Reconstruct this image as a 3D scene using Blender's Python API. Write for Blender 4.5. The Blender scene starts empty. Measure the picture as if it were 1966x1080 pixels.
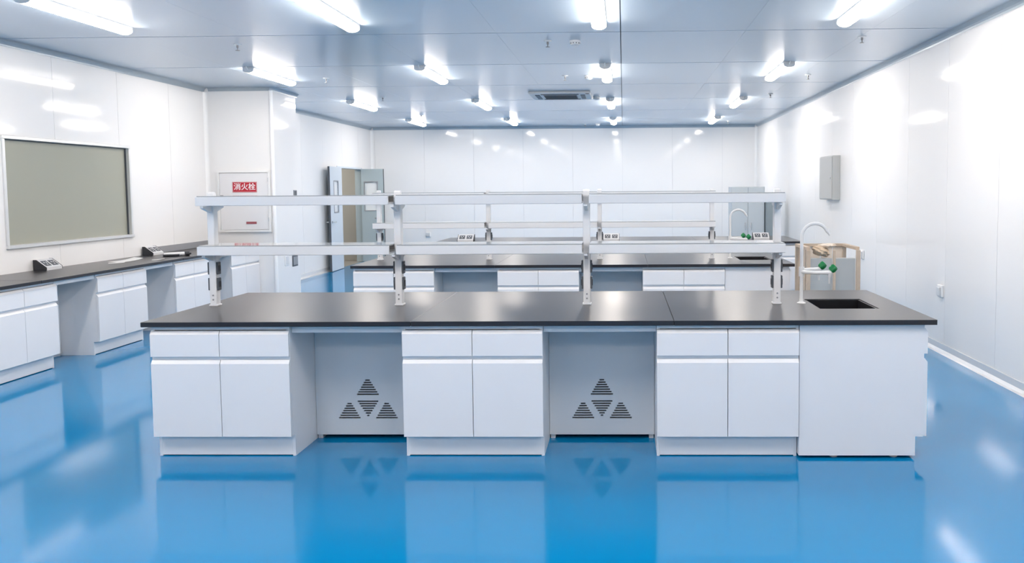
import bpy, bmesh, math, random
from mathutils import Matrix, Vector
random.seed(7)
S = bpy.context.scene
COL = S.collection

# ------------------------------------------------------------------ camera
CAM_H = 1.6444
F_PX, PX, PY = 1648.05, 1159.5, 470.6
PITCH, YAW, ROLL = .0663, -.0232, .0069
def make_camera():
    cy, sy = math.cos(YAW), math.sin(YAW); cp, sp = math.cos(PITCH), math.sin(PITCH)
    cr, sr = math.cos(ROLL), math.sin(ROLL)
    right = Vector((cy, -sy, 0)); fwd = Vector((sy*cp, cy*cp, -sp)); up = Vector((sy*sp, cy*sp, cp))
    R = right*cr - up*sr; U = right*sr + up*cr; B = -fwd
    cd = bpy.data.cameras.new('camera'); cd.sensor_width = 36; cd.sensor_fit = 'HORIZONTAL'
    cd.lens = F_PX*36/1966; cd.shift_x = (983-PX)/1966; cd.shift_y = (PY-540)/1966
    cd.clip_start = .05; cd.clip_end = 100
    o = bpy.data.objects.new('camera', cd); COL.objects.link(o)
    o.matrix_world = Matrix(((R.x,U.x,B.x,0),(R.y,U.y,B.y,0),(R.z,U.z,B.z,CAM_H),(0,0,0,1)))
    S.camera = o
make_camera()

# ------------------------------------------------------------------ world, exposure
w = bpy.data.worlds.new('world'); S.world = w; w.use_nodes = True
w.node_tree.nodes['Background'].inputs[0].default_value = (.6,.7,.8,1)
w.node_tree.nodes['Background'].inputs[1].default_value = .3
LAMP = 26.0
S.view_settings.view_transform = 'Standard'; S.view_settings.look = 'None'
S.view_settings.gamma = 1; S.view_settings.use_curve_mapping = False
S.view_settings.exposure = 1.30

# ------------------------------------------------------------------ materials
MATS = {}
def mat(name, col, rough=.5, metal=0, coat=0, coat_rough=.05, spec=.5, emit=None, noise=None, bump=None, trans=0):
    m = bpy.data.materials.new(name); m.use_nodes = True
    nt = m.node_tree; b = nt.nodes['Principled BSDF']
    b.inputs['Base Color'].default_value = (*col, 1); b.inputs['Roughness'].default_value = rough
    b.inputs['Metallic'].default_value = metal; b.inputs['Specular IOR Level'].default_value = spec
    b.inputs['Coat Weight'].default_value = coat; b.inputs['Coat Roughness'].default_value = coat_rough
    b.inputs['Transmission Weight'].default_value = trans
    if emit:
        b.inputs['Emission Color'].default_value = (*emit[0], 1); b.inputs['Emission Strength'].default_value = emit[1]
    if noise or bump:
        tc = nt.nodes.new('ShaderNodeTexCoord')
    if noise:                                    # (scale, amount): gentle mottling of the base colour
        n = nt.nodes.new('ShaderNodeTexNoise'); n.inputs['Scale'].default_value = noise[0]; n.inputs['Detail'].default_value = 4
        mx = nt.nodes.new('ShaderNodeMix'); mx.data_type = 'RGBA'
        a = noise[1]
        mx.inputs['A'].default_value = (*[c*(1-a) for c in col], 1); mx.inputs['B'].default_value = (*[min(1, c*(1+a)) for c in col], 1)
        nt.links.new(tc.outputs['Object'], n.inputs['Vector'])
        nt.links.new(n.outputs['Fac'], mx.inputs['Factor']); nt.links.new(mx.outputs['Result'], b.inputs['Base Color'])
    if bump:                                     # (scale, strength, distance)
        n2 = nt.nodes.new('ShaderNodeTexNoise'); n2.inputs['Scale'].default_value = bump[0]; n2.inputs['Detail'].default_value = 2
        bp = nt.nodes.new('ShaderNodeBump'); bp.inputs['Strength'].default_value = bump[1]; bp.inputs['Distance'].default_value = bump[2]
        nt.links.new(tc.outputs['Object'], n2.inputs['Vector'])
        nt.links.new(n2.outputs['Fac'], bp.inputs['Height'])
        nt.links.new(bp.outputs['Normal'], b.inputs['Normal'])
        if coat: nt.links.new(bp.outputs['Normal'], b.inputs['Coat Normal'])
    MATS[name] = m
    return m
M_FLOOR = mat('blue_epoxy', (.0005,.215,.475), rough=.09, spec=.42, noise=(1.2,.06), bump=(2.2,.05,.004))
M_WALL = mat('white_wall_panel', (.85,.845,.84), rough=.5, spec=.3, coat=.55, coat_rough=.07, bump=(.9,.06,.01))
M_CEIL = mat('pale_ceiling_panel', (.50,.60,.70), rough=.3, coat=.5, coat_rough=.14, bump=(.7,.05,.01))
M_JOINT = mat('grey_joint', (.08,.095,.11), rough=.6)
M_WJOINT = mat('wall_joint', (.66,.67,.68), rough=.6)
M_COVE = mat('grey_aluminium_cove', (.36,.42,.47), rough=.4, metal=.3)
M_WCOVE = mat('white_corner_cove', (.88,.88,.88), rough=.35)
M_SKIRT = mat('pale_aluminium_skirting', (.78,.79,.80), rough=.25, metal=.35)
M_CAB = mat('white_cabinet_paint', (.81,.805,.815), rough=.38, noise=(3,.012))
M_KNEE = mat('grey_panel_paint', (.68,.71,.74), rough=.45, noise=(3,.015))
M_TOP = mat('black_phenolic_resin', (.014,.013,.017), rough=.28, spec=.6, noise=(40,.15))
M_TOPEDGE = M_TOP
M_SHELF = mat('white_powder_coat', (.83,.83,.84), rough=.35)
M_GLASSPL = mat('grey_glass_plate', (.35,.38,.40), rough=.08, coat=.5)
M_DARK = mat('black_plastic', (.025,.027,.033), rough=.45)
M_DGREY = mat('dark_grey_plastic', (.09,.10,.115), rough=.5)
M_MGREY = mat('mid_grey_plastic', (.30,.31,.33), rough=.5)
M_LGREY = mat('light_grey_plastic', (.66,.67,.68), rough=.4)
M_WPLAST = mat('white_plastic', (.84,.84,.84), rough=.35)
M_GREEN = mat('green_plastic', (.012,.22,.07), rough=.3)
M_BOXG = mat('pale_grey_box_paint', (.50,.51,.50), rough=.4)
M_STEEL = mat('grey_painted_steel', (.44,.46,.46), rough=.4, noise=(2,.02))
M_CABG = mat('grey_steel_cabinet_paint', (.50,.55,.58), rough=.4)
M_CABG2 = mat('dark_grey_cabinet_paint', (.26,.31,.33), rough=.4)
M_CHROME = mat('brushed_metal', (.7,.7,.7), rough=.25, metal=1)
M_DEFL = mat('brass_grey_metal', (.25,.25,.25), rough=.4, metal=.8)
M_LAMP = mat('lamp_diffuser', (.95,.95,.95), rough=.4, emit=((1,.90,.81), LAMP))
M_PANE = mat('tinted_window_glass', (.36,.365,.305), rough=.12, spec=.5)
M_ALU = mat('window_aluminium', (.72,.73,.73), rough=.3, metal=.4)
M_RED = mat('red_sign', (.50,.012,.03), rough=.45)
M_RED2 = mat('faded_red_label', (.36,.10,.12), rough=.6)
M_WINK = mat('white_lettering', (.9,.86,.86), rough=.6)
M_DOOR = mat('pale_blue_door_paint', (.60,.66,.72), rough=.4)
M_DOORG = mat('grey_blue_door_paint', (.42,.50,.52), rough=.4)
M_DGLASS = mat('door_glass', (.80,.83,.84), rough=.05, coat=.5)
M_CORR = mat('corridor_beige_grey', (.46,.46,.42), rough=.5)
M_CFLOOR = mat('corridor_floor', (.30,.285,.26), rough=.25)
M_WOOD = mat('pale_crate_wood', (.50,.40,.31), rough=.7, noise=(14,.2))
M_WOOD2 = mat('plywood', (.66,.57,.48), rough=.7, noise=(9,.12))
M_KRAFT = mat('kraft_paper', (.52,.41,.30), rough=.8, noise=(12,.12), bump=(18,.5,.02))
M_PAPER = mat('white_paper', (.85,.85,.84), rough=.8)
M_SINK = mat('black_sink', (.010,.010,.013), rough=.35)

# ------------------------------------------------------------------ mesh helpers
def bm_box(bm, x0, x1, y0, y1, z0, z1, bev=0, seg=1):
    r = bmesh.ops.create_cube(bm, size=1)
    vs = r['verts']
    bmesh.ops.transform(bm, matrix=Matrix.Translation(((x0+x1)/2,(y0+y1)/2,(z0+z1)/2)) @ Matrix.Diagonal((x1-x0,y1-y0,z1-z0,1)), verts=vs)
    if bev > 0:
        es = list({e for v in vs for e in v.link_edges})
        bmesh.ops.bevel(bm, geom=es, offset=bev, segments=seg, affect='EDGES', profile=.5)
def bm_cyl(bm, p0, p1, r0, r1=None, n=16, cap=True):
    r1 = r0 if r1 is None else r1
    p0, p1 = Vector(p0), Vector(p1); d = p1-p0
    q = Vector((0,0,1)).rotation_difference(d.normalized()).to_matrix().to_4x4()
    bmesh.ops.create_cone(bm, cap_ends=cap, cap_tris=False, segments=n, radius1=r0, radius2=r1, depth=d.length,
                          matrix=Matrix.Translation((p0+p1)/2) @ q)
def bm_tube(bm, pts, r, n=10, cap=True):
    pts = [Vector(p) for p in pts]; rings = []
    t0 = (pts[1]-pts[0]).normalized()
    nrm = t0.cross(Vector((0,1,0)))
    if nrm.length < .1: nrm = t0.cross(Vector((1,0,0)))
    nrm.normalize()
    for i, p in enumerate(pts):
        if i == 0: t = pts[1]-pts[0]
        elif i == len(pts)-1: t = pts[-1]-pts[-2]
        else: t = (pts[i+1]-pts[i]).normalized() + (pts[i]-pts[i-1]).normalized()
        t.normalize(); nrm = (nrm - t*nrm.dot(t)).normalized(); b = t.cross(nrm)
        rr = r[i] if isinstance(r, (list, tuple)) else r
        rings.append([bm.verts.new(p + (nrm*math.cos(a) + b*math.sin(a))*rr) for a in (2*math.pi*k/n for k in range(n))])
    for a, b in zip(rings, rings[1:]):
        for k in range(n): bm.faces.new((a[k], a[(k+1) % n], b[(k+1) % n], b[k]))
    if cap:
        bm.faces.new(rings[0][::-1]); bm.faces.new(rings[-1])
def bm_prism(bm, poly, a0, a1, axis='x'):
    """extrude a closed 2-D polygon along an axis; poly is (y,z) for x, (x,z) for y, (x,y) for z"""
    def P(a, p): return {'x': (a, p[0], p[1]), 'y': (p[0], a, p[1]), 'z': (p[0], p[1], a)}[axis]
    A = [bm.verts.new(P(a0, p)) for p in poly]; B = [bm.verts.new(P(a1, p)) for p in poly]
    n = len(poly)
    for k in range(n): bm.faces.new((A[k], A[(k+1) % n], B[(k+1) % n], B[k]))
    bm.faces.new(A[::-1]); bm.faces.new(B)
def bm_lathe(bm, prof, n=20, org=(0,0,0)):
    """prof: list of (r,z)"""
    o = Vector(org); rings = []
    for r, z in prof:
        rings.append([bm.verts.new(o + Vector((max(r,1e-4)*math.cos(2*math.pi*k/n), max(r,1e-4)*math.sin(2*math.pi*k/n), z))) for k in range(n)])
    for a, b in zip(rings, rings[1:]):
        for k in range(n): bm.faces.new((a[k], a[(k+1) % n], b[(k+1) % n], b[k]))
    bm.faces.new(rings[0]); bm.faces.new(rings[-1])
def mesh_of(bm, name, m, smooth=False):
    bmesh.ops.recalc_face_normals(bm, faces=bm.faces[:])
    me = bpy.data.meshes.new(name); bm.to_mesh(me); bm.free()
    me.materials.append(m)
    if smooth:
        me.polygons.foreach_set('use_smooth', [True]*len(me.polygons))
        try: me.set_sharp_from_angle(angle=math.radians(35))
        except Exception: pass
    return me
def obj(name, bm, m, parent=None, smooth=False):
    me = bm if isinstance(bm, bpy.types.Mesh) else mesh_of(bm, name, m, smooth)
    o = bpy.data.objects.new(name, me); COL.objects.link(o)
    if parent is not None: o.parent = parent
    return o
def boxo(name, dims, m, parent=None, bev=0):
    bm = bmesh.new(); bm_box(bm, *dims, bev=bev); return obj(name, bm, m, parent)
def tag(o, label, cat=None, group=None, kind=None):
    o['label'] = label
    if cat: o['category'] = cat
    if group: o['group'] = group
    if kind: o['kind'] = kind
    return o
def thing(name, label, cat, loc=(0,0,0), rz=0, group=None):
    o = bpy.data.objects.new(name, None); COL.objects.link(o); o.empty_display_size = .1
    o.location = loc; o.rotation_euler = (0,0,rz)
    return tag(o, label, cat, group)
def dup(root, loc, rz=0, label=None, group=None):
    def cp(o, par):
        c = o.copy(); COL.objects.link(c)
        if par is not None: c.parent = par
        for ch in o.children: cp(ch, c)
        return c
    r = cp(root, None); r.location = loc; r.rotation_euler = (0,0,rz)
    if label: r['label'] = label
    if group: r['group'] = group
    return r

# ------------------------------------------------------------------ the room
H = 3.12                                   # ceiling
XR, XL, YB, YF = 3.157, -6.01, 20.44, -3.2 # right, left, back, front walls
TH = .05
def struct(name, dims, m, label, parent=None):
    o = boxo(name, dims, m, parent)
    if parent is None: tag(o, label, None, None, 'structure'); o['category'] = name.split('_')[0]
    return o
struct('floor', (XL, XR, YF, YB, -.1, 0), M_FLOOR, 'glossy blue epoxy floor of the whole laboratory')
ceil = struct('ceiling', (XL-.2, XR+.2, YF-.2, YB+.2, H+.02, H+.12), M_JOINT, 'pale blue-grey ceiling of large rectangular panels')
# ceiling panels 1.18 x 2.05 m
cx = [-.02+1.18*k for k in range(-5, 3)]; xs = [XL]+cx+[XR]
if xs[1]-xs[0] < .2: xs.pop(1)
ys = [YF]+[8.24+2.05*k for k in range(-5, 6)]+[YB]
pcache = {}
for i in range(len(xs)-1):
    for j in range(len(ys)-1):
        gl, gr = [.004 if abs(v+.02) < .01 else .0008 for v in (xs[i], xs[i+1])]
        wx, wy = xs[i+1]-xs[i]-gl-gr, ys[j+1]-ys[j]-.022
        key = (round(wx,3), round(wy,3))
        if key not in pcache:
            bm = bmesh.new(); bm_box(bm, -wx/2, wx/2, -wy/2, wy/2, 0, .02)
            pcache[key] = mesh_of(bm, 'ceiling_panel', M_CEIL)
        o = obj('ceiling_panel', pcache[key], None, ceil)
        o.location = ((xs[i]+gl+xs[i+1]-gr)/2, (ys[j]+ys[j+1])/2, H)

def wall_panels(parent, axis, plane, sgn, a0, a1, seams, z0, z1, holes=()):
    """panels on a wall; axis is the direction the wall runs in, plane its coordinate, sgn where the room is"""
    cuts = [a0]+[s for s in seams if a0+.05 < s < a1-.05]+[a1]
    g = .0022
    for c0, c1 in zip(cuts, cuts[1:]):
        rects = [(c0+g, c1-g, z0, z1)]
        for (h0, h1, k0, k1) in holes:
            out = []
            for (p0, p1, q0, q1) in rects:
                if h1 <= p0 or h0 >= p1 or k1 <= q0 or k0 >= q1: out.append((p0,p1,q0,q1)); continue
                if h0 > p0: out.append((p0, h0, q0, q1))
                if h1 < p1: out.append((h1, p1, q0, q1))
                m0, m1 = max(p0,h0), min(p1,h1)
                if k0 > q0: out.append((m0, m1, q0, k0))
                if k1 < q1: out.append((m0, m1, k1, q1))
            rects = out
        bm = bmesh.new()
        for (p0, p1, q0, q1) in rects:
            lo, hi = sorted((plane, plane - sgn*.012))
            if axis == 'y': bm_box(bm, lo, hi, p0, p1, q0, q1)
            else: bm_box(bm, p0, p1, lo, hi, q0, q1)
        obj('wall_panel', bm, M_WALL, parent)
seamsY = [8.476+1.16*k for k in range(-11, 12)]
# right wall
wr = struct('wall_right', (XR+.012, XR+.2, YF, YB, 0, H), M_WJOINT, 'glossy white panelled wall along the right side')
wall_panels(wr, 'y', XR, -1, YF, YB, seamsY, 0, H)
# back wall
wb = struct('wall_back', (XL-.2, XR+.2, YB+.012, YB+.2, 0, H), M_WJOINT, 'white panelled wall at the far end of the room')
wall_panels(wb, 'x', YB, -1, XL, XR, [-.02+1.18*k for k in range(-6,4)], 0, H)
# front wall behind the camera
wf = struct('wall_front', (XL-.2, XR+.2, YF-.2, YF-.012, 0, H), M_WJOINT, 'white panelled wall behind the viewpoint')
wall_panels(wf, 'x', YF, 1, XL, XR, [-.02+1.18*k for k in range(-6,4)], 0, H)
# left wall with window and doorway
WIN = (8.20, 10.36, 1.09, 2.20)
DOOR = (17.93, 19.62, 0, 2.15)
bm = bmesh.new()
for (a0,a1,z0,z1) in ((YF,WIN[0],0,H),(WIN[0],WIN[1],0,WIN[2]),(WIN[0],WIN[1],WIN[3],H),(WIN[1],DOOR[0],0,H),(DOOR[0],DOOR[1],DOOR[3],H),(DOOR[1],YB,0,H)):
    bm_box(bm, XL-.12, XL-.012, a0, a1, z0, z1)
wl = obj('wall_left', bm, M_WJOINT); tag(wl, 'white panelled wall along the left side with window and doorway', 'wall', None, 'structure')
wall_panels(wl, 'y', XL, 1, YF, YB, [9.0+1.16*k for k in range(-11,11)], 0, H, holes=(WIN, DOOR))
# column casing
bm = bmesh.new(); bm_box(bm, XL, -5.05, 12.3, 13.25, 0, H, bev=.012, seg=2)
wc = obj('wall_column', bm, M_WALL); tag(wc, 'white boxed-in column standing against the left wall', 'column', None, 'structure')

# coves along the ceiling, white corner strips and skirting
def trim(name, poly, a0, a1, axis, m, label):
    bm = bmesh.new(); bm_prism(bm, poly, a0, a1, axis)
    o = obj(name, bm, m); tag(o, label, 'trim', None, 'structure'); return o
def cove(x, s, z, sz, r):   # quarter round profile in a corner at (x,z); s,sz point into the room
    p = [(x, z)]
    for k in range(6):
        a = math.pi/2*k/5
        p.append((x + s*r*(1-math.sin(a)), z + sz*r*(1-math.cos(a))))
    return p
e = .0015
trim('trim_1', cove(XR-e, -1, H-e, -1, .06), YF, YB, 'y', M_COVE, 'grey cove strip where right wall meets ceiling')
trim('trim_2', cove(XL+e, 1, H-e, -1, .06), YF, 12.298, 'y', M_COVE, 'grey cove strip above the window on the left wall')
trim('trim_3', cove(XL+e, 1, H-e, -1, .06), 13.252, YB, 'y', M_COVE, 'grey cove strip above the door on the left wall')
trim('trim_4', cove(YB-e, -1, H-e, -1, .06), XL+.06, XR-.06, 'x', M_COVE, 'blue-grey cove strip where back wall meets ceiling')
trim('trim_5', cove(12.3-e, -1, H-e, -1, .05), XL+.06, -5.05, 'x', M_COVE, 'grey cove strip above the red fire sign')
trim('trim_6', cove(-5.05+e, 1, H-e, -1, .05), 12.25, 13.3, 'y', M_COVE, 'grey cove strip along the column side')
trim('trim_7', cove(XL+e, 1, 12.3-e, -1, .045), 0, H-.06, 'z', M_WCOVE, 'bright white corner strip between left wall and column')
trim('trim_8', cove(XL+e, 1, YB-e, -1, .055), 0, H-.06, 'z', M_WCOVE, 'white corner strip beside the open door')
trim('trim_9', cove(XR-e, -1, YB-e, -1, .055), 0, H-.06, 'z', M_WCOVE, 'white corner strip at the far right corner')
bm = bmesh.new(); bm_cyl(bm, (-5.045,12.295,0), (-5.045,12.295,H-.05), .028, n=16)
o = obj('trim_10', bm, M_WCOVE, None, True); tag(o, 'rounded white corner strip on the free edge of the column', 'trim', None, 'structure')
def skirt(x, s): return [(x,0),(x,.085),(x+s*.008,.085),(x+s*.012,.03),(x+s*.03,.008),(x+s*.055,0)]
for nm, x, s, a0, a1, ax, lb in (('right',XR-e,-1,YF,YB,'y','pale metal skirting along the foot of the right wall'),
        ('left',XL+e,1,YF,12.29,'y','pale skirting behind the wall bench'),
        ('left_far',XL+e,1,13.26,17.85,'y','pale skirting between column and door'),
        ('back',YB-e,-1,XL+.06,XR-.06,'x','pale skirting along the foot of the back wall')):
    bm = bmesh.new(); bm_prism(bm, skirt(x, s), a0, a1, ax)
    o = obj('baseboard_'+nm, bm, M_SKIRT); tag(o, lb, 'baseboard', None, 'structure')

# window: frame, mullion-free pane, sill
wn = bpy.data.objects.new('window_1', None); COL.objects.link(wn); wn.location = (XL, (WIN[0]+WIN[1])/2, WIN[2])
tag(wn, 'wide window with grey-green glass in a pale frame on the left wall', 'window', None, 'structure')
hw = (WIN[1]-WIN[0])/2; hh = WIN[3]-WIN[2]
boxo('pane', (-.045, -.038, -hw+.03, hw-.03, .03, hh-.03), M_PANE, wn)
for nm, d in (('frame_head',(-.10,.018,-hw,hw,hh-.035,hh)), ('frame_sill',(-.10,.03,-hw,hw,0,.035)), ('frame_jamb',(-.10,.018,-hw,-hw+.035,.035,hh-.035)), ('frame_jamb',(-.10,.018,hw-.035,hw,.035,hh-.035))):
    boxo(nm, d, M_ALU, wn, bev=.004)
for d in ((-.038,-.02,-hw+.035,hw-.035,hh-.044,hh-.035),(-.038,-.02,hw-.042,hw-.035,.035,hh-.044)):
    boxo('gasket', d, M_DGREY, wn)

# doorway, leaves, corridor beyond
dr = bpy.data.objects.new('door_1', None); COL.objects.link(dr); dr.location = (XL, DOOR[0], 0)
tag(dr, 'open double door in the left wall near the far corner', 'door', None, 'structure')
DW = DOOR[1]-DOOR[0]
boxo('door_frame', (-.14,.015,.0005,.04,0,2.149), M_DOOR, dr, .003)
boxo('door_frame', (-.14,.015,DW-.04,DW-.0005,0,2.149), M_DOORG, dr, .003)
boxo('door_frame', (-.14,.015,.04,DW-.04,2.11,2.149), M_DOOR, dr, .003)
def leaf(parent, w, m, wz0, wz1, wx0, wx1, loc, rz):
    """leaf in local coords: hinge edge at x=0, runs to x=w, thickness in y"""
    t = .045
    bm = bmesh.new()
    for (a,b,c,d) in ((0,wx0,.01,2.12),(wx1,w,.01,2.12),(wx0,wx1,.01,wz0),(wx0,wx1,wz1,2.12)):
        bm_box(bm, a, b, 0, t, c, d)
    bmesh.ops.remove_doubles(bm, verts=bm.verts[:], dist=1e-5)
    lf = obj('door_leaf', bm, m, parent); lf.location = loc; lf.rotation_euler = (0,0,rz)
    boxo('glass_pane', (wx0, wx1, t*.35, t*.65, wz0, wz1), M_DGLASS, lf)
    bm = bmesh.new()
    for (a,b,c,d) in ((wx0-.02,wx0,wz0-.02,wz1+.02),(wx1,wx1+.02,wz0-.02,wz1+.02),(wx0,wx1,wz0-.02,wz0),(wx0,wx1,wz1,wz1+.02)):
        bm_box(bm, a, b, -.006, t+.006, c, d)
    obj('glass_bead', bm, M_MGREY, lf)
    boxo('edge_gasket', (w, w+.012, .004, t-.004, .01, 2.12), M_DGREY, lf)
    bm = bmesh.new()
    for s in (-1, 1):
        y0 = -.002 if s < 0 else t+.002
        bm_cyl(bm, (w-.07, y0, 1.0), (w-.07, y0+s*.05, 1.0), .012, n=10)
        bm_box(bm, w-.19, w-.06, min(y0+s*.04,y0+s*.058), max(y0+s*.04,y0+s*.058), .99, 1.012)
        bm_cyl(bm, (w-.07, y0, 1.0), (w-.07, y0+s*.008, 1.0), .028, n=14)
    obj('handle', bm, M_CHROME, lf)
    return lf
# near leaf folded back along the wall, far leaf standing out into the room
leaf(dr, .86, M_DOOR, 1.20, 1.82, .30, .60, (.06, -.005, 0), math.radians(-87))
leaf(dr, .50, M_DOORG, 1.18, 1.82, .08, .36, (.02, DW-.09, 0), math.radians(2))
cw = struct('wall_corridor', (-9.5, XL-.12, 19.9, 20.0, 0, 2.7), M_CORR, 'grey-beige corridor wall seen through the open doorway')
struct('wall_corridor_end', (-9.6, -9.5, 15.5, 20.0, 0, 2.7), M_CORR, 'far end wall of the corridor beyond the doorway')
struct('wall_corridor_near', (-9.6, XL-.12, 15.4, 15.5, 0, 2.7), M_CORR, 'near wall of the corridor beyond the doorway')
struct('floor_corridor', (-9.6, XL-.0, 15.4, 20.0, -.1, -.002), M_CFLOOR, 'dull grey-brown corridor floor beyond the doorway')
struct('ceiling_corridor', (-9.6, XL-.12, 15.4, 20.0, 2.7, 2.8), M_CORR, 'corridor ceiling beyond the doorway')

# ------------------------------------------------------------------ ceiling lamps
def make_lamp():
    L = 1.34
    t = thing('ceiling_lamp', 'x', 'lamp', (0,0,H), 0, 'white tube lamps on the ceiling')
    bm = bmesh.new(); bm_prism(bm, [(-.068,-.001),(-.068,-.018),(-.064,-.024),(.064,-.024),(.068,-.018),(.068,-.001)], -L/2, L/2, 'y')
    obj('housing', bm, M_WPLAST, t)
    bm = bmesh.new()
    p = [(-.064,-.0245)]+[(-.064*math.cos(math.pi*k/10), -.036-.032*math.sin(math.pi*k/10)) for k in range(11)]+[(.064,-.0245)]
    bm_prism(bm, p, -L/2+.008, L/2-.008, 'y'); obj('diffuser', bm, M_LAMP, t)
    for s in (-1, 1):
        bm = bmesh.new(); y0, y1 = sorted((s*(L/2-.007), s*(L/2+.004)))
        bm_prism(bm, [(-.066,-.0242)]+[(-.066*math.cos(math.pi*k/10), -.036-.034*math.sin(math.pi*k/10)) for k in range(11)]+[(.066,-.0242)], y0, y1, 'y')
        obj('end_cap', bm, M_WPLAST, t)
    bm = bmesh.new(); bm_tube(bm, [(0,-L/2-.004,-.03),(0,-L/2-.03,-.028),(0,-L/2-.05,-.012),(0,-L/2-.055,-.001)], .007, 8); obj('cable', bm, M_WPLAST, t, True)
    return t
LX = (-4.48, -2.42, -.21, 1.96); LY = (7.08, 10.95, 14.8, 18.62, 3.28, -.5)
rown = ('nearest visible row', 'second row', 'third row', 'farthest row, by the back wall', 'row above the viewpoint', 'row behind the viewpoint')
coln = ('leftmost', 'second from left', 'third from left', 'rightmost')
lamp0 = None
for j, y in enumerate(LY):
    for i, x in enumerate(LX):
        lb = 'glowing white ceiling tube lamp, %s of the %s' % (coln[i], rown[j])
        if lamp0 is None:
            lamp0 = make_lamp(); lamp0['label'] = lb; lamp0.location = (x, y, H)
        else: dup(lamp0, (x, y, H), 0, lb)
# corridor lamp
lc = dup(lamp0, (-7.4, 18.6, 2.7), math.pi/2, 'tube lamp on the corridor ceiling beyond the doorway', 'corridor lamps')

# ------------------------------------------------------------------ cabinets
ZC = .82     # underside of worktops
def front_panel(name, x0, x1, z0, z1, y0, parent):
    """drawer or door front with a chamfered finger-pull along the top edge"""
    t = .020
    bm = bmesh.new()
    bm_prism(bm, [(y0+t,z0),(y0+.0015,z0),(y0,z0+.0015),(y0,z1-.022),(y0+.0015,z1-.020),(y0+.015,z1-.001),(y0+t,z1)], x0, x1, 'x')
    return obj(name, bm, M_CAB, parent)
def make_cabinet(w, depth, label, loc, rz, group):
    """origin: centre of the front face at floor level; fronts face -Y"""
    t = thing('lab_cabinet', label, 'cabinet', loc, rz, group)
    h = w/2
    # carcass: side panels with toe notch, back, bottom, top rail
    bm = bmesh.new()
    prof = [(.022,.135),(.065,.135),(.065,0),(depth,0),(depth,ZC-.001),(.022,ZC-.001)]
    for s in (-1, 1):
        x0, x1 = sorted((s*h, s*(h-.018)))
        bm_prism(bm, prof, x0, x1, 'x')
    bm_box(bm, -h+.018, h-.018, depth-.018, depth, .02, ZC-.001)
    bm_box(bm, -h+.018, h-.018, .024, depth-.018, .135, .153)
    bm_box(bm, -h+.018, h-.018, .0215, .039, .600, .650)          # cross rail behind the gap
    obj('carcass', bm, M_CAB, t)
    boxo('top_rail', (-h+.018, h-.018, .024, .042, ZC-.024, ZC-.002), M_CAB, t, .001)
    boxo('plinth', (-h+.018, h-.018, .065, .083, .006, .130), M_CAB, t, .001)
    g = .002
    for s in (-1, 1):
        x0, x1 = sorted((s*g/1.0, s*(h-.001)))
        front_panel('drawer_front', x0, x1, .634, .793, 0, t)
        front_panel('door', x0, x1, .137, .612, 0, t)
    return t
FY = 5.13
GC = 'two-drawer two-door white bench cabinets'
isl1 = (-2.472, -.923, .624)
lab1 = ('white cabinet at the left end of the front island bench',
        'white cabinet in the middle of the front island bench, between two vented recesses',
        'white cabinet of the front island bench beside the plain sink end panel')
cab0 = make_cabinet(.855, 1.44, lab1[0], (isl1[0], FY, 0), 0, GC)
for x, l in zip(isl1[1:], lab1[1:]): dup(cab0, (x, FY, 0), 0, l)
isl2 = (-2.425, -.90, .625); FY2 = 8.937
for x, l in zip(isl2, ('white cabinet at the left end of the second island bench, behind the front one',
        'white cabinet in the middle of the second island bench', 'white cabinet of the second island bench next to its sink end panel')):
    dup(cab0, (x, FY2, 0), 0, l)
FY3 = 12.62
for x, l in zip((-2.40, -.90, .62, 2.12), ('white cabinet at the left end of the farthest bench', 'second cabinet from the left of the farthest bench',
        'third cabinet from the left of the farthest bench', 'white cabinet at the right end of the farthest bench, behind the wooden crate')):
    dup(cab0, (x, FY3, 0), 0, l)
# wall bench cabinets (fronts face +X)
BX = -5.285
wcab = None
for (y0, y1), l in zip(((6.0,6.88),(6.95,7.85),(8.45,9.35),(9.95,10.85),(11.42,12.28)),
        ('white cabinet of the wall bench at the very left edge', 'white cabinet of the wall bench, nearest one in view under the window',
         'white cabinet of the wall bench between its two open recesses under the window', 'third white cabinet along the wall bench, beyond the window',
         'last white cabinet of the wall bench, touching the column')):
    if wcab is None: wcab = make_cabinet(.885, .70, l, (BX, (y0+y1)/2, 0), math.pi/2, 'cabinets of the left wall bench')
    else: dup(wcab, (BX, (y0+y1)/2, 0), math.pi/2, l)

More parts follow.
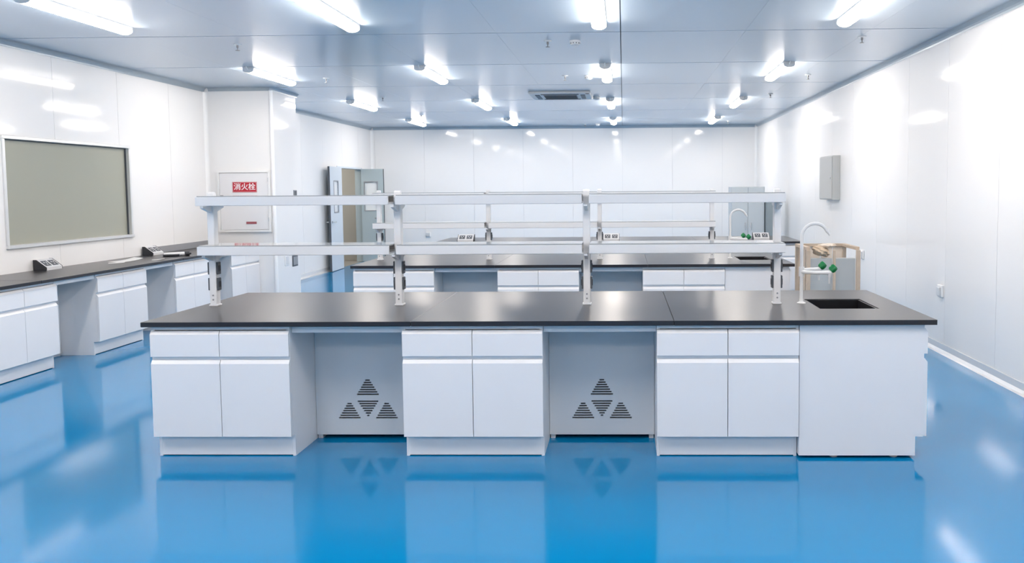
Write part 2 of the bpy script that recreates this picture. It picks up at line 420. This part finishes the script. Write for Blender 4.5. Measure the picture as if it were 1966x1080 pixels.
# sink end units (fronts face +X, plain side panel faces the camera)
def make_sink_unit(label, x0, x1, y0, y1):
    D = x1-x0-.022; W = y1-y0
    t = thing('sink_cabinet', label, 'cabinet', ((x0+x1)/2, (y0+y1)/2, 0), 0, 'sink end cabinets')
    ox, oy = (x0+x1)/2, (y0+y1)/2
    bm = bmesh.new()
    xr = x1-ox-.022; xl = x0-ox; ya, yb = y0-oy, y1-oy
    prof = [(xl,.018),(xr-.045,.018),(xr-.045,.135),(xr,.135),(xr,ZC-.001),(xl,ZC-.001)]
    o1 = bmesh.new(); bm_prism(o1, prof, ya, ya+.018, 'y'); obj('side_panel', o1, M_CAB, t)
    o1 = bmesh.new(); bm_prism(o1, prof, yb-.018, yb, 'y'); obj('side_panel', o1, M_CAB, t)
    bm_box(bm, xl, xl+.018, ya+.018, yb-.018, .018, ZC-.001)
    bm_box(bm, xl+.018, xr-.002, ya+.018, yb-.018, .135, .153)
    bm_box(bm, xr-.065, xr-.045, ya+.018, yb-.018, .018, .135)
    obj('carcass', bm, M_CAB, t)
    for k in range(3):
        a, b = ya+.002+(yb-ya-.004)*k/3+.001, ya+.002+(yb-ya-.004)*(k+1)/3-.001
        for nm, z0, z1 in (('drawer_front',.640,.795), ('door',.137,.612)):
            q = bmesh.new()
            bm_prism(q, [(xr+.001,z0),(xr+.021,z0),(xr+.022,z0+.002),(xr+.022,z1-.022),(xr+.006,z1-.001),(xr+.001,z1)], a, b, 'y')
            obj(nm, q, M_CAB, t)
    for (a, b) in ((xl+.22, ya+.05), (xr-.16, ya+.05), (xl+.22, yb-.05), (xr-.16, yb-.05)):
        q = bmesh.new(); bm_lathe(q, [(.024,0),(.024,.006),(.010,.010),(.010,.018)], 12, (a, b, 0)); obj('levelling_foot', q, M_LGREY, t, True)
    return t
make_sink_unit('plain white sink end unit of the front island bench', 1.056, 1.823, 5.145, 6.575)
make_sink_unit('plain white sink end unit of the second island bench', 1.056, 1.745, 8.955, 10.385)

# knee recesses: vented panel, rear panel, apron
def make_knee(label, x0, x1, fy, dep=.43, rear=.98, vents=True):
    wd = x1-x0-.004; h = wd/2
    t = thing('knee_panel', label, 'panel', ((x0+x1)/2, fy, 0), 0, 'vented knee-space panels')
    bm = bmesh.new(); y0, y1 = dep, dep+.014
    rows = []
    if vents:
        for k in range(18):
            zc = .140+.0157*k; sl = []
            if k <= 6: 
                wv = .132*(1-k/7.0)+.012; sl += [(-.124, wv), (.124, wv)]
            if k <= 7 and k > 0: sl.append((0, .016+.122*(k-1)/6))
            if 10 <= k <= 16: sl.append((0, .134*(1-(k-10)/7)+.012))
            if sl: rows.append((zc, sorted(sl)))
    z = .028; sh = .0052
    for zc, sl in rows:
        bm_box(bm, -h, h, y0, y1, z, zc-sh)
        x = -h
        for xc, wv in sl:
            bm_box(bm, x, xc-wv/2, y0, y1, zc-sh, zc+sh); x = xc+wv/2
        bm_box(bm, x, h, y0, y1, zc-sh, zc+sh); z = zc+sh
    bm_box(bm, -h, h, y0, y1, z, ZC-.001)
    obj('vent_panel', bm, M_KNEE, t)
    if vents: boxo('shade_backing', (-.22, .22, dep+.015, dep+.017, .11, .42), M_DARK, t)  # black sheet added behind the slots, stands in for shade in the void
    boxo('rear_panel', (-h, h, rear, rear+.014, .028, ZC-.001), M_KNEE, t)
    boxo('apron', (-h, h, .055, .073, ZC-.048, ZC-.001), M_CAB, t, .001)
    for s in (-1, 1):
        boxo('bracket', (s*(h-.02)-.015, s*(h-.02)+.015, dep+.014, rear, .0, .028), M_LGREY, t)
    return t
hwid = .4275
make_knee('grey vented panel in the left recess of the front island bench', isl1[0]+hwid, isl1[1]-hwid, FY)
make_knee('grey vented panel in the right recess of the front island bench', isl1[1]+hwid, isl1[2]-hwid, FY)
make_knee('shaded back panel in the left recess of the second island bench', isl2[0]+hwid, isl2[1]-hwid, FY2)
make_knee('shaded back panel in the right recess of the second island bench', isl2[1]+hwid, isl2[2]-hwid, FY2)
def wall_knee(label, y0, y1):
    t = thing('knee_panel', label, 'panel', (BX, (y0+y1)/2, 0), math.pi/2, 'wall bench knee-space panels')
    h = (y1-y0)/2-.003
    boxo('back_panel', (-h, h, .40, .414, .02, ZC-.001), M_KNEE, t)
    boxo('apron', (-h, h, .03, .048, ZC-.045, ZC-.001), M_CAB, t, .001)
    boxo('foot_rail', (-h, h, .414, .44, 0, .03), M_KNEE, t)
wall_knee('back panel of the wall bench recess nearest the window glass', 7.8425, 8.4575)
wall_knee('back panel of the wall bench recess in the middle', 9.3425, 9.9575)
wall_knee('back panel of the wall bench recess nearest the column', 10.8425, 11.4075)

# ------------------------------------------------------------------ worktops, sinks
def slab(x0, x1, y0, y1, parent, hole=None):
    bm = bmesh.new()
    if hole:
        a, b, c, d = hole
        for r in ((x0,a,y0,y1),(b,x1,y0,y1),(a,b,y0,c),(a,b,d,y1)): bm_box(bm, r[0], r[1], r[2], r[3], ZC, .85)
        bmesh.ops.remove_doubles(bm, verts=bm.verts[:], dist=1e-5)
        # drop the interior faces between the four pieces
        bad = [f for f in bm.faces if abs(f.normal.z) < .5 and all(abs(v.co.x-q) < 1e-4 for v in f.verts for q in ())]
    else: bm_box(bm, x0, x1, y0, y1, ZC, .85, bev=.003, seg=1)
    return obj('worktop_slab', bm, M_TOP, parent)
def make_worktop(label, x0, x1, y0, y1, cuts, hole=None):
    t = thing('worktop', label, 'worktop', ((x0+x1)/2, (y0+y1)/2, ZC), 0, 'black bench worktops')
    inv = Matrix.Translation((-(x0+x1)/2, -(y0+y1)/2, -ZC))
    c = [x0]+list(cuts)+[x1]
    for a, b in zip(c, c[1:]):
        o = slab(a+(.0008 if a != x0 else 0), b-(.0008 if b != x1 else 0), y0, y1, t, hole if hole and a < hole[0] < b else None)
        o.data.transform(inv)
    return t
def make_sink(label, a, b, c, d):
    t = thing('sink_basin', label, 'sink', ((a+b)/2, (c+d)/2, .6), 0, 'black bench sinks')
    W, D = (b-a)/2-.002, (d-c)/2-.002
    bm = bmesh.new()
    bm_box(bm, -W, W, -D, D, 0, .012)
    for r in ((-W,-W+.012,-D,D),(W-.012,W,-D,D),(-W+.012,W-.012,-D,-D+.012),(-W+.012,W-.012,D-.012,D)): bm_box(bm, *r, .012, .245)
    obj('basin', bm, M_SINK, t)
    bm = bmesh.new(); bm_lathe(bm, [(.045,.012),(.045,.018),(.03,.016),(.005,.015)], 16); obj('drain', bm, M_MGREY, t, True)
HOLE1 = (1.275, 1.665, 5.60, 6.08); HOLE2 = (1.27, 1.62, 9.42, 9.88)
make_worktop('black worktop with a sink, on the front island bench', -2.943, 1.863, 5.11, 6.61, (-1.29, .30), HOLE1)
make_worktop('black worktop with a sink, on the second island bench', -2.875, 1.773, 8.917, 10.417, (-1.35, .25), HOLE2)
make_worktop('black worktop without shelves on the farthest bench', -2.86, 2.62, 12.6, 14.08, (-.5, 1.1))
make_sink('black sink sunk into the front worktop', *HOLE1)
make_sink('black sink sunk into the second worktop', *HOLE2)
# wall bench top along Y
t = thing('worktop', 'long dark worktop running along the left wall under the window', 'worktop', (-5.635, 9.1, ZC), 0, 'black bench worktops')
for a, b in ((5.9,7.6),(7.6,10.1),(10.1,12.295)):
    bm = bmesh.new(); bm_box(bm, XL+.003, -5.262, a+.0008, b-.0008, ZC, .85, bev=.003); o = obj('worktop_slab', bm, M_TOP, t); o.data.transform(Matrix.Translation((5.635,-9.1,-ZC)))
boxo('upstand', (-.3725, -.362, 1.55, 3.19, .0305, .115), M_MGREY, t, .002)

# ------------------------------------------------------------------ reagent shelves
def make_shelf(label, px, yc, x_end=None):
    t = thing('reagent_shelf', label, 'shelf', (0, yc, .85), 0, 'white two-tier reagent shelves')
    pw, pd = .024, .03
    # posts
    bm = bmesh.new()
    bm_box(bm, -pw, pw, -pd, pd, 0, .745, bev=.005, seg=2)
    bm_prism(bm, [(-pd+.004,.745),(pd-.004,.745),(.017,.778),(0,.788),(-.017,.778)], -pw+.003, pw-.003, 'x')
    bm_box(bm, -pw-.006, pw+.006, -pd-.004, pd+.004, 0, .012, bev=.002)
    pm = mesh_of(bm, 'post', M_SHELF)
    bm = bmesh.new()
    for z in (.045, .075): bm_cyl(bm, (0,-pd-.003,z), (0,-pd+.002,z), .006, n=8)
    boltm = mesh_of(bm, 'bolt', M_MGREY)
    bm = bmesh.new(); bm_box(bm, -.006, .006, -.024, .024, -.043, .043, bev=.003); om = mesh_of(bm, 'outlet_plate', M_DGREY)
    bm = bmesh.new()
    for s in (-1,1): bm_box(bm, -.009, .009, s*.010-.004, s*.010+.004, -.02, .02)
    oh = mesh_of(bm, 'outlet_insert', M_DARK)
    arms = []                        # wedge-shaped cantilever arms, front and back
    for zt in (.358, .690):
        for s in (-1, 1):
            bm = bmesh.new(); bm_prism(bm, [(s*pd,zt),(s*.149,zt),(s*.149,zt-.012),(s*pd,zt-.045)], -.011, .011, 'x'); arms.append(mesh_of(bm, 'bracket_arm', M_SHELF))
    for x in px:
        p = obj('post', pm, None, t); p.location.x = x
        b = obj('bolt', boltm, None, p)
        for s in (-1, 1):
            for z in (.152, .262):
                o = obj('outlet_plate', om, None, p); o.location = (s*(pw+.006), 0, z)
                obj('outlet_insert', oh, None, p).location = (s*(pw+.006), 0, z)
        for am in arms: obj('bracket_arm', am, None, p)
    # shelf bays
    for a, b in zip(px, px[1:]):
        for zt in (.360, .694):
            bm = bmesh.new()
            L0, L1 = a+.022, b-.022
            if a == px[0]: L0 = a-.035
            if b == px[-1]: L1 = b+.03
            for s in (-1, 1):
                y0, y1 = sorted((s*.150, s*.168))
                bm_box(bm, L0+.001, L1-.001, y0, y1, zt, zt+.060, bev=.003)
            bm_box(bm, L0+.001, L1-.001, -.150, .150, zt+.004, zt+.016)
            sh = obj('shelf_tray', bm, M_SHELF, t)
            boxo('glass_plate', (L0+.004, L1-.004, -.148, .148, zt+.058, zt+.066), M_GLASSPL, sh)
    return t
make_shelf('white two-tier shelf standing on the front island worktop', (-2.837, -1.548, -.254, 1.042), 5.86)
make_shelf('white two-tier shelf standing on the second island worktop', (-2.765, -1.525, -.270, .990), 9.66)

# ------------------------------------------------------------------ lab taps
def make_tap(label, loc):
    t = thing('lab_tap', label, 'tap', loc, 0, 'white swan-neck lab taps')
    bm = bmesh.new()
    bm_lathe(bm, [(.030,0),(.030,.005),(.017,.010),(.013,.016),(.0125,.03)], 18)
    obj('base_flange', bm, M_WPLAST, t, True)
    r = .090; zt = .455
    pts = [(0,0,.012),(0,0,.20),(0,0,zt)]+[(r-r*math.cos(a), 0, zt+r*math.sin(a)) for a in (math.pi*.84*k/12 for k in range(1,13))]
    bm = bmesh.new(); bm_tube(bm, pts, .0115, 12); obj('swan_neck', bm, M_WPLAST, t, True)
    p = Vector(pts[-1]); d = (Vector(pts[-1])-Vector(pts[-2])).normalized()
    bm = bmesh.new(); bm_tube(bm, [p, p+d*.012, p+d*.014, p+d*.04], [.013,.013,.009,.007], 12); obj('nozzle', bm, M_WPLAST, t, True)
    bm = bmesh.new(); bm_cyl(bm, (0,0,.185), (0,0,.250), .019, n=16); obj('collar', bm, M_WPLAST, t, True)
    for s in (-1, 1):
        z = .218+(.006 if s > 0 else 0)
        e_ = 0 if s < 0 else -.035
        q = [(0,s*.008,z),(.03,s*.055,z),(.07,s*.080,z),(.115+e_/2,s*.085,z),(.180+e_,s*.08,z)]
        bm = bmesh.new(); bm_tube(bm, q, [.012,.0125,.0125,.012,.015], 12); arm = obj('valve_arm', bm, M_WPLAST, t, True)
        bm = bmesh.new(); bm_tube(bm, [(.170+e_,s*.08,z-.008),(.170+e_,s*.08,z-.030),(.170+e_,s*.08,z-.034),(.170+e_,s*.08,z-.075)], [.013,.011,.008,.0055], 10); obj('hose_nozzle', bm, M_WPLAST, arm, True)
        bm = bmesh.new()           # lobed green knob
        c = Vector((.177+e_,s*.08,z+.010)); dv = Vector((.62,0,.60)).normalized()
        qm = Vector((0,0,1)).rotation_difference(dv).to_matrix()
        prof = [(.010,0),(.020,.004),(.024,.014),(.024,.036),(.020,.046),(.004,.050)]
        rings = []
        for rr, zz in prof:
            rings.append([bm.verts.new(c + qm @ Vector((rr*(1+.10*math.cos(4*a))*math.cos(a), rr*(1+.10*math.cos(4*a))*math.sin(a), zz))) for a in (2*math.pi*k/24 for k in range(24))])
        for A, B in zip(rings, rings[1:]):
            for k in range(24): bm.faces.new((A[k],A[(k+1)%24],B[(k+1)%24],B[k]))
        bm.faces.new(rings[0]); bm.faces.new(rings[-1])
        obj('knob', bm, M_GREEN, arm, True)
    return t
tap0 = make_tap('white swan-neck tap with green knobs beside the front sink', (1.213, 5.87, .85))
dup(tap0, (1.195, 9.66, .85), 0, 'white swan-neck tap with green knobs on the second worktop')

# ------------------------------------------------------------------ bench socket boxes
def make_sockbox(label, loc, rz):
    t = thing('socket_box', label, 'socket box', loc, rz, 'sloped bench socket boxes')
    w, d, h = .125, .135, .105
    prof = [(0,0),(d,0),(d,h),(d-.03,h),(0,.028)]
    bm = bmesh.new(); bm_prism(bm, prof, -w+.006, w-.006, 'x'); obj('body', bm, M_LGREY, t)
    for s in (-1, 1):
        bm = bmesh.new(); x0, x1 = sorted((s*(w-.006), s*w)); bm_prism(bm, [(-.001,0),(d+.001,0),(d+.001,h+.002),(d-.031,h+.002),(-.001,.030)], x0, x1, 'x'); obj('end_cap', bm, M_DARK, t)
    sl = math.atan2(h-.028, d-.03); n = Vector((0,-math.sin(sl),math.cos(sl))); u = Vector((0,math.cos(sl),math.sin(sl))); c0 = Vector((0,0,.028))
    L = math.hypot(h-.028, d-.03)
    for s in (-1, 1):
        bm = bmesh.new(); bm_box(bm, -.042, .042, -.04, .04, 0, .004, bev=.001)
        m4 = Matrix.Translation(c0+u*(L*.5)+Vector((s*.055,0,0))) @ Matrix(((1,0,0,0),(0,u.y,n.y,0),(0,u.z,n.z,0),(0,0,0,1)))
        bm.transform(m4); so = obj('socket', bm, M_DGREY, t)
        bm = bmesh.new()
        for (a, b) in ((-.016,.012),(.016,.012),(0,-.018)): bm_box(bm, a-.006, a+.006, b-.008, b+.008, .004, .0055)
        bm.transform(m4); obj('contact_hole', bm, M_LGREY, so)
    return t
sb = make_sockbox('socket box near the left end of the farthest bench', (-2.40, 12.93, .85), 0)
dup(sb, (-.19, 12.95, .85), 0, 'socket box in the middle of the farthest bench')
dup(sb, (2.08, 12.98, .85), 0, 'socket box at the right of the farthest bench, by the green knobs')
dup(sb, (-5.865, 8.68, .85), math.pi/2, 'socket box on the wall bench below the window')
dup(sb, (-5.858, 10.65, .85), math.pi/2, 'socket box on the wall bench beyond the window')

# ------------------------------------------------------------------ fire hydrant cabinet on the column
t = thing('hydrant_cabinet', 'white fire hydrant cabinet with red sign on the column', 'cabinet', (-5.47, 12.3, 1.05))
W, HH = .385, .885
bm = bmesh.new()
for r in ((-W,-W+.03,0,HH),(W-.03,W,0,HH),(-W+.03,W-.03,0,.03),(-W+.03,W-.03,HH-.03,HH)): bm_box(bm, r[0], r[1], -.030, -.001, r[2], r[3])
obj('frame', bm, M_WPLAST, t)
d = boxo('door', (-W+.034, W-.034, -.022, -.001, .034, HH-.034), M_CAB, t, .002)
sg = boxo('sign_plate', (-.165, .190, -.0255, -.0222, .572, .722), M_RED, t)
def text_mesh(name, body, size, loc, m, parent):
    cu = bpy.data.curves.new(name, 'FONT'); cu.body = body; cu.size = size; cu.align_x = 'CENTER'; cu.align_y = 'CENTER'; cu.extrude = .0008
    cu.offset = .0015
    to = bpy.data.objects.new(name, cu); COL.objects.link(to)
    dg = bpy.context.evaluated_depsgraph_get(); dg.update()
    me = bpy.data.meshes.new_from_object(to.evaluated_get(dg)); bpy.data.objects.remove(to)
    me.materials.clear(); me.materials.append(m)
    print('TEXT', body, len(me.vertices), [tuple(round(v,3) for v in (max((p.co[i] for p in me.vertices), default=0), min((p.co[i] for p in me.vertices), default=0))) for i in range(2)])
    o = bpy.data.objects.new(name, me); COL.objects.link(o); o.parent = parent
    o.rotation_euler = (math.pi/2,0,0); o.location = loc
    return o
text_mesh('lettering', '消火栓', .105, (.0125, -.0262, .647), M_WINK, sg)
bm = bmesh.new()
for r in ((-.160,.185,.577,.580),(-.160,.185,.714,.717),(-.160,-.157,.580,.714),(.182,.185,.580,.714)): bm_box(bm, r[0], r[1], -.0262, -.0256, r[2], r[3])
obj('sign_border', bm, M_WINK, sg)
boxo('warning_label', (.02, .170, -.0250, -.0222, .115, .148), M_RED2, t)
bm = bmesh.new(); bm_box(bm, -.345, -.300, -.034, -.022, .500, .530, bev=.003); obj('latch', bm, M_DARK, t)
bm = bmesh.new()
for z in (.15, .72): bm_cyl(bm, (W-.032,-.033,z), (W-.032,-.033,z+.06), .006, n=8)
obj('hinge', bm, M_LGREY, t)

# switches on the column side
def plate(name, label, loc, rz, w, h, m, m2, cat, group=None, keys=2):
    t = thing(name, label, cat, loc, rz, group)        # faces -Y locally
    boxo('plate', (-w/2, w/2, -.012, -.0005, -h/2, h/2), m, t, .003)
    for k in range(keys):
        x = (k-(keys-1)/2)*w*.8/keys
        boxo('rocker', (x-w*.36/keys, x+w*.36/keys, -.016, -.012, -h*.36, h*.36), m2, t, .001)
    return t
plate('wall_switch', 'small dark switch on the column side at eye level', (-5.05, 13.10, 1.60), math.pi/2, .12, .10, M_MGREY, M_DGREY, 'switch')
plate('wall_switch', 'dark control panel low on the column side', (-5.05, 13.02, .57), math.pi/2, .20, .17, M_DGREY, M_MGREY, 'switch', None, 3)
plate('wall_switch', 'white switch plate low on the column side', (-5.05, 12.70, .60), math.pi/2, .14, .16, M_WPLAST, M_LGREY, 'switch', None, 1)
# wall sockets
for lb, loc, rz in (('white wall socket on the right wall near the worktop end', (XR, 8.56, .604), -math.pi/2),
                    ('white wall socket on the right wall behind the crate', (XR, 11.37, .75), -math.pi/2),
                    ('white wall socket on the back wall', (-4.68, YB, .57), 0)):
    t = thing('wall_socket', lb, 'socket', loc, rz, 'white wall sockets')
    boxo('plate', (-.06, .06, -.025, -.0005, -.06, .06), M_WPLAST, t, .005)
    boxo('flip_cover', (-.045, .045, -.04, -.025, -.045, .04), M_LGREY, t, .005)

# distribution box on the right wall
t = thing('distribution_box', 'grey wall-mounted electrical box on the right wall', 'box', (XR, 13.02, 1.45))
boxo('body', (-.11, -.0005, -.40, .40, 0, .65), M_BOXG, t, .004)
d = boxo('door', (-.122, -.1105, -.385, .385, .015, .635), M_BOXG, t, .003)
bm = bmesh.new(); bm_cyl(bm, (-.122,-.33,.32), (-.130,-.33,.32), .014, n=12); obj('lock', bm, M_CHROME, d)

# grey cabinets at the back right
def steel_cab(label, x0, x1, y0, y1, h, m, doors):
    t = thing('steel_cabinet', label, 'cabinet', ((x0+x1)/2, (y0+y1)/2, 0), 0, 'grey steel cabinets')
    W, D = (x1-x0)/2, (y1-y0)/2
    boxo('body', (-W, W, -D+.02, D, 0, h), m, t, .004)
    for k in range(doors):
        a, b = -W+.01+(2*W-.02)*k/doors+.003, -W+.01+(2*W-.02)*(k+1)/doors-.003
        d = boxo('door', (a, b, -D, -D+.019, .06, h-.02), m, t, .002)
        hx = b-.05 if k == 0 else a+.05
        boxo('handle', (hx-.01, hx+.01, -D-.02, -D, h*.5, h*.5+.14), M_CHROME, d, .003)
steel_cab('tall grey steel cabinet in the far right corner, seen beyond the shelves', 2.06, 2.70, 16.5, 16.95, 1.655, M_CABG, 2)
steel_cab('narrow darker grey cabinet beside the tall one at far right', 2.71, 2.97, 16.4, 16.95, 1.42, M_CABG2, 1)

# ------------------------------------------------------------------ wooden crate
CX0, CX1, CY0, CY1, CH = 1.715, 2.215, 8.06, 8.62, 1.08
t = thing('wooden_crate', 'open wooden packing crate with grey panels beside the second bench', 'crate', ((CX0+CX1)/2, (CY0+CY1)/2, 0))
W, D = (CX1-CX0)/2, (CY1-CY0)/2
def cb(name, d, m): return boxo(name, d, m, t, .002)
for sx in (-1, 1):
    for sy in (-1, 1):
        x0, x1 = sorted((sx*W, sx*(W-.035))); y0, y1 = sorted((sy*D, sy*(D-.04))); cb('post', (x0, x1, y0, y1, 0, CH-.03), M_WOOD)
cb('post', (-.002, .020, -D, -D+.03, 0, CH-.03), M_WOOD)
for y0, y1 in ((D-.04, D),): cb('top_rail', (-W, W, y0, y1, CH-.03, CH), M_WOOD)
for x0, x1 in ((-W, -W+.04), (W-.04, W)): cb('top_rail', (x0, x1, -D+.04, D-.04, CH-.03, CH), M_WOOD)
for k in range(2):
    y = -D+.11+k*.16; cb('side_slat', (-W, -W+.018, y-.03, y+.03, .06, CH-.03), M_WOOD)
for k in range(4):
    x = -W+.07+k*(2*W-.14)/3; cb('back_slat', (x-.055, x+.055, D-.022, D-.004, .06, CH-.03), M_WOOD2)
for z in (.05,):
    cb('bottom_rail', (-W, W, -D, -D+.03, 0, .05), M_WOOD); cb('bottom_rail', (-W, W, D-.03, D, 0, .05), M_WOOD)
for (x0, x1), lb in (((CX0+.037, (CX0+CX1)/2-.006), 'grey sheet metal panel on the left inside the crate'), (((CX0+CX1)/2+.024, CX1-.037), 'grey sheet metal panel on the right inside the crate')):
    q = thing('metal_panel', lb, 'panel', ((x0+x1)/2, CY0+.055, .0), 0, 'grey panels in the crate')
    wv = (x1-x0)/2
    boxo('sheet', (-wv, wv, -.012, .012, .001, .972), M_STEEL, q, .003)
    boxo('folded_edge', (-wv, wv, .012, .05, .957, .972), M_STEEL, q, .002)
# kraft paper bundle resting in the crate
t = thing('paper_bundle', 'crumpled brown paper bundle on top of the crate', 'bundle', (1.87, 8.19, .972))
def lump(name, r, c, rot, m, seed):
    bm = bmesh.new(); bmesh.ops.create_icosphere(bm, subdivisions=3, radius=1)
    rr = random.Random(seed); ph = [rr.uniform(0,6.28) for _ in range(9)]
    for v in bm.verts:
        p = v.co.copy(); k = 1+.10*math.sin(5*p.x+ph[0])*math.sin(4*p.y+ph[1])+.08*math.sin(9*p.z+ph[2]+3*p.x)+.05*math.sin(13*p.x+ph[3]+7*p.y)
        v.co = Vector((p.x*r[0], p.y*r[1], p.z*r[2]))*k
    bm.transform(Matrix.Translation(c) @ Matrix.Rotation(rot, 4, 'Y'))
    return obj(name, bm, m, t, True)
lump('crumpled_sack', (.085,.10,.045), (0,0,.062), .35, M_KRAFT, 1)
lump('folded_sack', (.085,.08,.022), (.065,.02,.112), -.05, M_WOOD2, 2)

# ------------------------------------------------------------------ papers and tool on the wall bench
def paper(label, loc, rz, w, d, lift=.0):
    bm = bmesh.new(); n = 6
    top = [[bm.verts.new((-w/2+w*i/n, -d/2+d*j/n, .0022+lift*(i/n)**3)) for j in range(n+1)] for i in range(n+1)]
    bot = [[bm.verts.new((-w/2+w*i/n, -d/2+d*j/n, .0006+lift*(i/n)**3)) for j in range(n+1)] for i in range(n+1)]
    for g, fl in ((top, False), (bot, True)):
        for i in range(n):
            for j in range(n): bm.faces.new((g[i][j], g[i+1][j], g[i+1][j+1], g[i][j+1]))
    for i in range(n):
        bm.faces.new((top[i][0],top[i+1][0],bot[i+1][0],bot[i][0])); bm.faces.new((top[i][n],top[i+1][n],bot[i+1][n],bot[i][n]))
        bm.faces.new((top[0][i],top[0][i+1],bot[0][i+1],bot[0][i])); bm.faces.new((top[n][i],top[n][i+1],bot[n][i+1],bot[n][i]))
    o = obj('paper_sheet', bm, M_PAPER); o.location = loc; o.rotation_euler = (0,0,rz)
    tag(o, label, 'paper', 'papers on the wall bench')
paper('larger white paper sheet lying on the wall bench', (-5.70, 9.66, .85), 1.0, .297, .21, .03)
paper('smaller white paper sheet nearer the edge of the wall bench', (-5.66, 9.42, .85), .5, .16, .11, .004)
paper('small white scrap of paper beside the hand tool', (-5.42, 9.84, .85), .4, .13, .09, .012)
t = thing('hand_tool', 'black and white hand tool lying at the far end of the wall bench', 'tool', (-5.50, 10.38, .85), .62)
bm = bmesh.new(); bm_cyl(bm, (-.13,0,.026), (.10,0,.026), .024, n=14); obj('barrel', bm, M_WPLAST, t, True)
bm = bmesh.new(); bm_cyl(bm, (.10,0,.026), (.155,0,.026), .026, n=14); bm_cyl(bm, (.155,0,.026), (.175,0,.026), .012, n=10); obj('head', bm, M_DARK, t, True)
bm = bmesh.new(); bm_tube(bm, [(-.14,-.02,.014),(-.05,-.035,.014),(.04,-.03,.014)], .0135, 8); obj('grip', bm, M_DARK, t, True)
bm = bmesh.new(); bm_tube(bm, [(.05,-.028,.012),(.07,-.05,.012),(.11,-.055,.012)], .006, 8); obj('trigger', bm, M_DGREY, t, True)

# ------------------------------------------------------------------ ceiling fittings
t = thing('air_conditioner', 'square cassette air conditioner set in the ceiling', 'air conditioner', (-.97, 13.6, H))
boxo('panel', (-.475,.475,-.475,.475,-.038,-.001), M_LGREY, t, .012)
g = boxo('intake_grille', (-.26,.26,-.26,.26,-.046,-.038), M_MGREY, t, .003)
gm = bmesh.new(); bm_box(gm, -.25, .25, -.006, .006, 0, .006); gmesh = mesh_of(gm, 'grille_slat', M_DGREY)
for k in range(10): obj('grille_slat', gmesh, None, g).location = (0, -.225+.05*k, -.052)
for k in range(4):
    bm = bmesh.new(); bm_box(bm, -.29, .29, .315, .385, -.044, -.038); bm.transform(Matrix.Rotation(k*math.pi/2, 4, 'Z')); v = obj('air_vane', bm, M_DGREY, t)
boxo('status_light', (.40,.45,-.455,-.405,-.043,-.038), M_DARK, t)

bm = bmesh.new(); bm_lathe(bm, [(.040,-.0005),(.040,-.006),(.014,-.010),(.011,-.012)], 16); esc = mesh_of(bm, 'escutcheon', M_WPLAST, True)
bm = bmesh.new(); bm_lathe(bm, [(.010,-.010),(.011,-.034),(.005,-.038),(.005,-.060)], 10); body = mesh_of(bm, 'sprinkler_body', M_DEFL, True)
bm = bmesh.new(); bm_lathe(bm, [(.005,-.058),(.022,-.061),(.022,-.064),(.005,-.066)], 12); defl = mesh_of(bm, 'deflector', M_DEFL, True)
for (x, y, lb) in ((-3.89,8.70,'left of the nearest lamps'), (-.75,8.69,'beside the nearest smoke detector'), (2.36,8.64,'nearest the right wall'),
        (-.757,11.36,'beside the second smoke detector'), (2.437,11.49,'by the right wall in the second row'), (-3.92,11.38,'near the column top'),
        (-3.83,13.73,'left of the air conditioner'), (2.337,13.80,'right wall side, level with the air conditioner'), (-3.99,17.02,'near the open door'),
        (-.87,19.9,'close to the back wall in the middle'), (2.338,19.31,'close to the back wall on the right')):
    t = thing('sprinkler', 'small ceiling sprinkler, '+lb, 'sprinkler', (x, y, H), 0, 'ceiling sprinklers')
    obj('escutcheon', esc, None, t); obj('sprinkler_body', body, None, t); obj('deflector', defl, None, t)
bm = bmesh.new(); bm_lathe(bm, [(.055,-.0005),(.055,-.014),(.048,-.018)], 20); sdb = mesh_of(bm, 'detector_base', M_WPLAST, True)
bm = bmesh.new(); bm_lathe(bm, [(.048,-.018),(.046,-.040),(.030,-.052),(.005,-.054)], 20); sdd = mesh_of(bm, 'detector_dome', M_WPLAST, True)
bm = bmesh.new()
for k in range(10):
    a = 2*math.pi*k/10; c = Vector((.0475*math.cos(a), .0475*math.sin(a), -.028)); q = bmesh.new()
    bm_cyl(bm, c-Vector((.004*math.cos(a),.004*math.sin(a),0)), c+Vector((.0025*math.cos(a),.0025*math.sin(a),0)), .006, n=6); q.free()
sdv = mesh_of(bm, 'detector_vent', M_DGREY)
for (x, y, lb) in ((-.477,8.70,'nearest white smoke detector on the ceiling'), (-.45,11.38,'white smoke detector on the ceiling left of the second lamp row'),
        (-.43,13.98,'smoke detector beside the ceiling air conditioner'), (-.58,19.8,'smoke detector on the ceiling close to the back wall')):
    t = thing('smoke_detector', lb, 'smoke detector', (x, y, H), 0, 'ceiling smoke detectors')
    obj('detector_base', sdb, None, t); obj('detector_dome', sdd, None, t); obj('detector_vent', sdv, None, t)
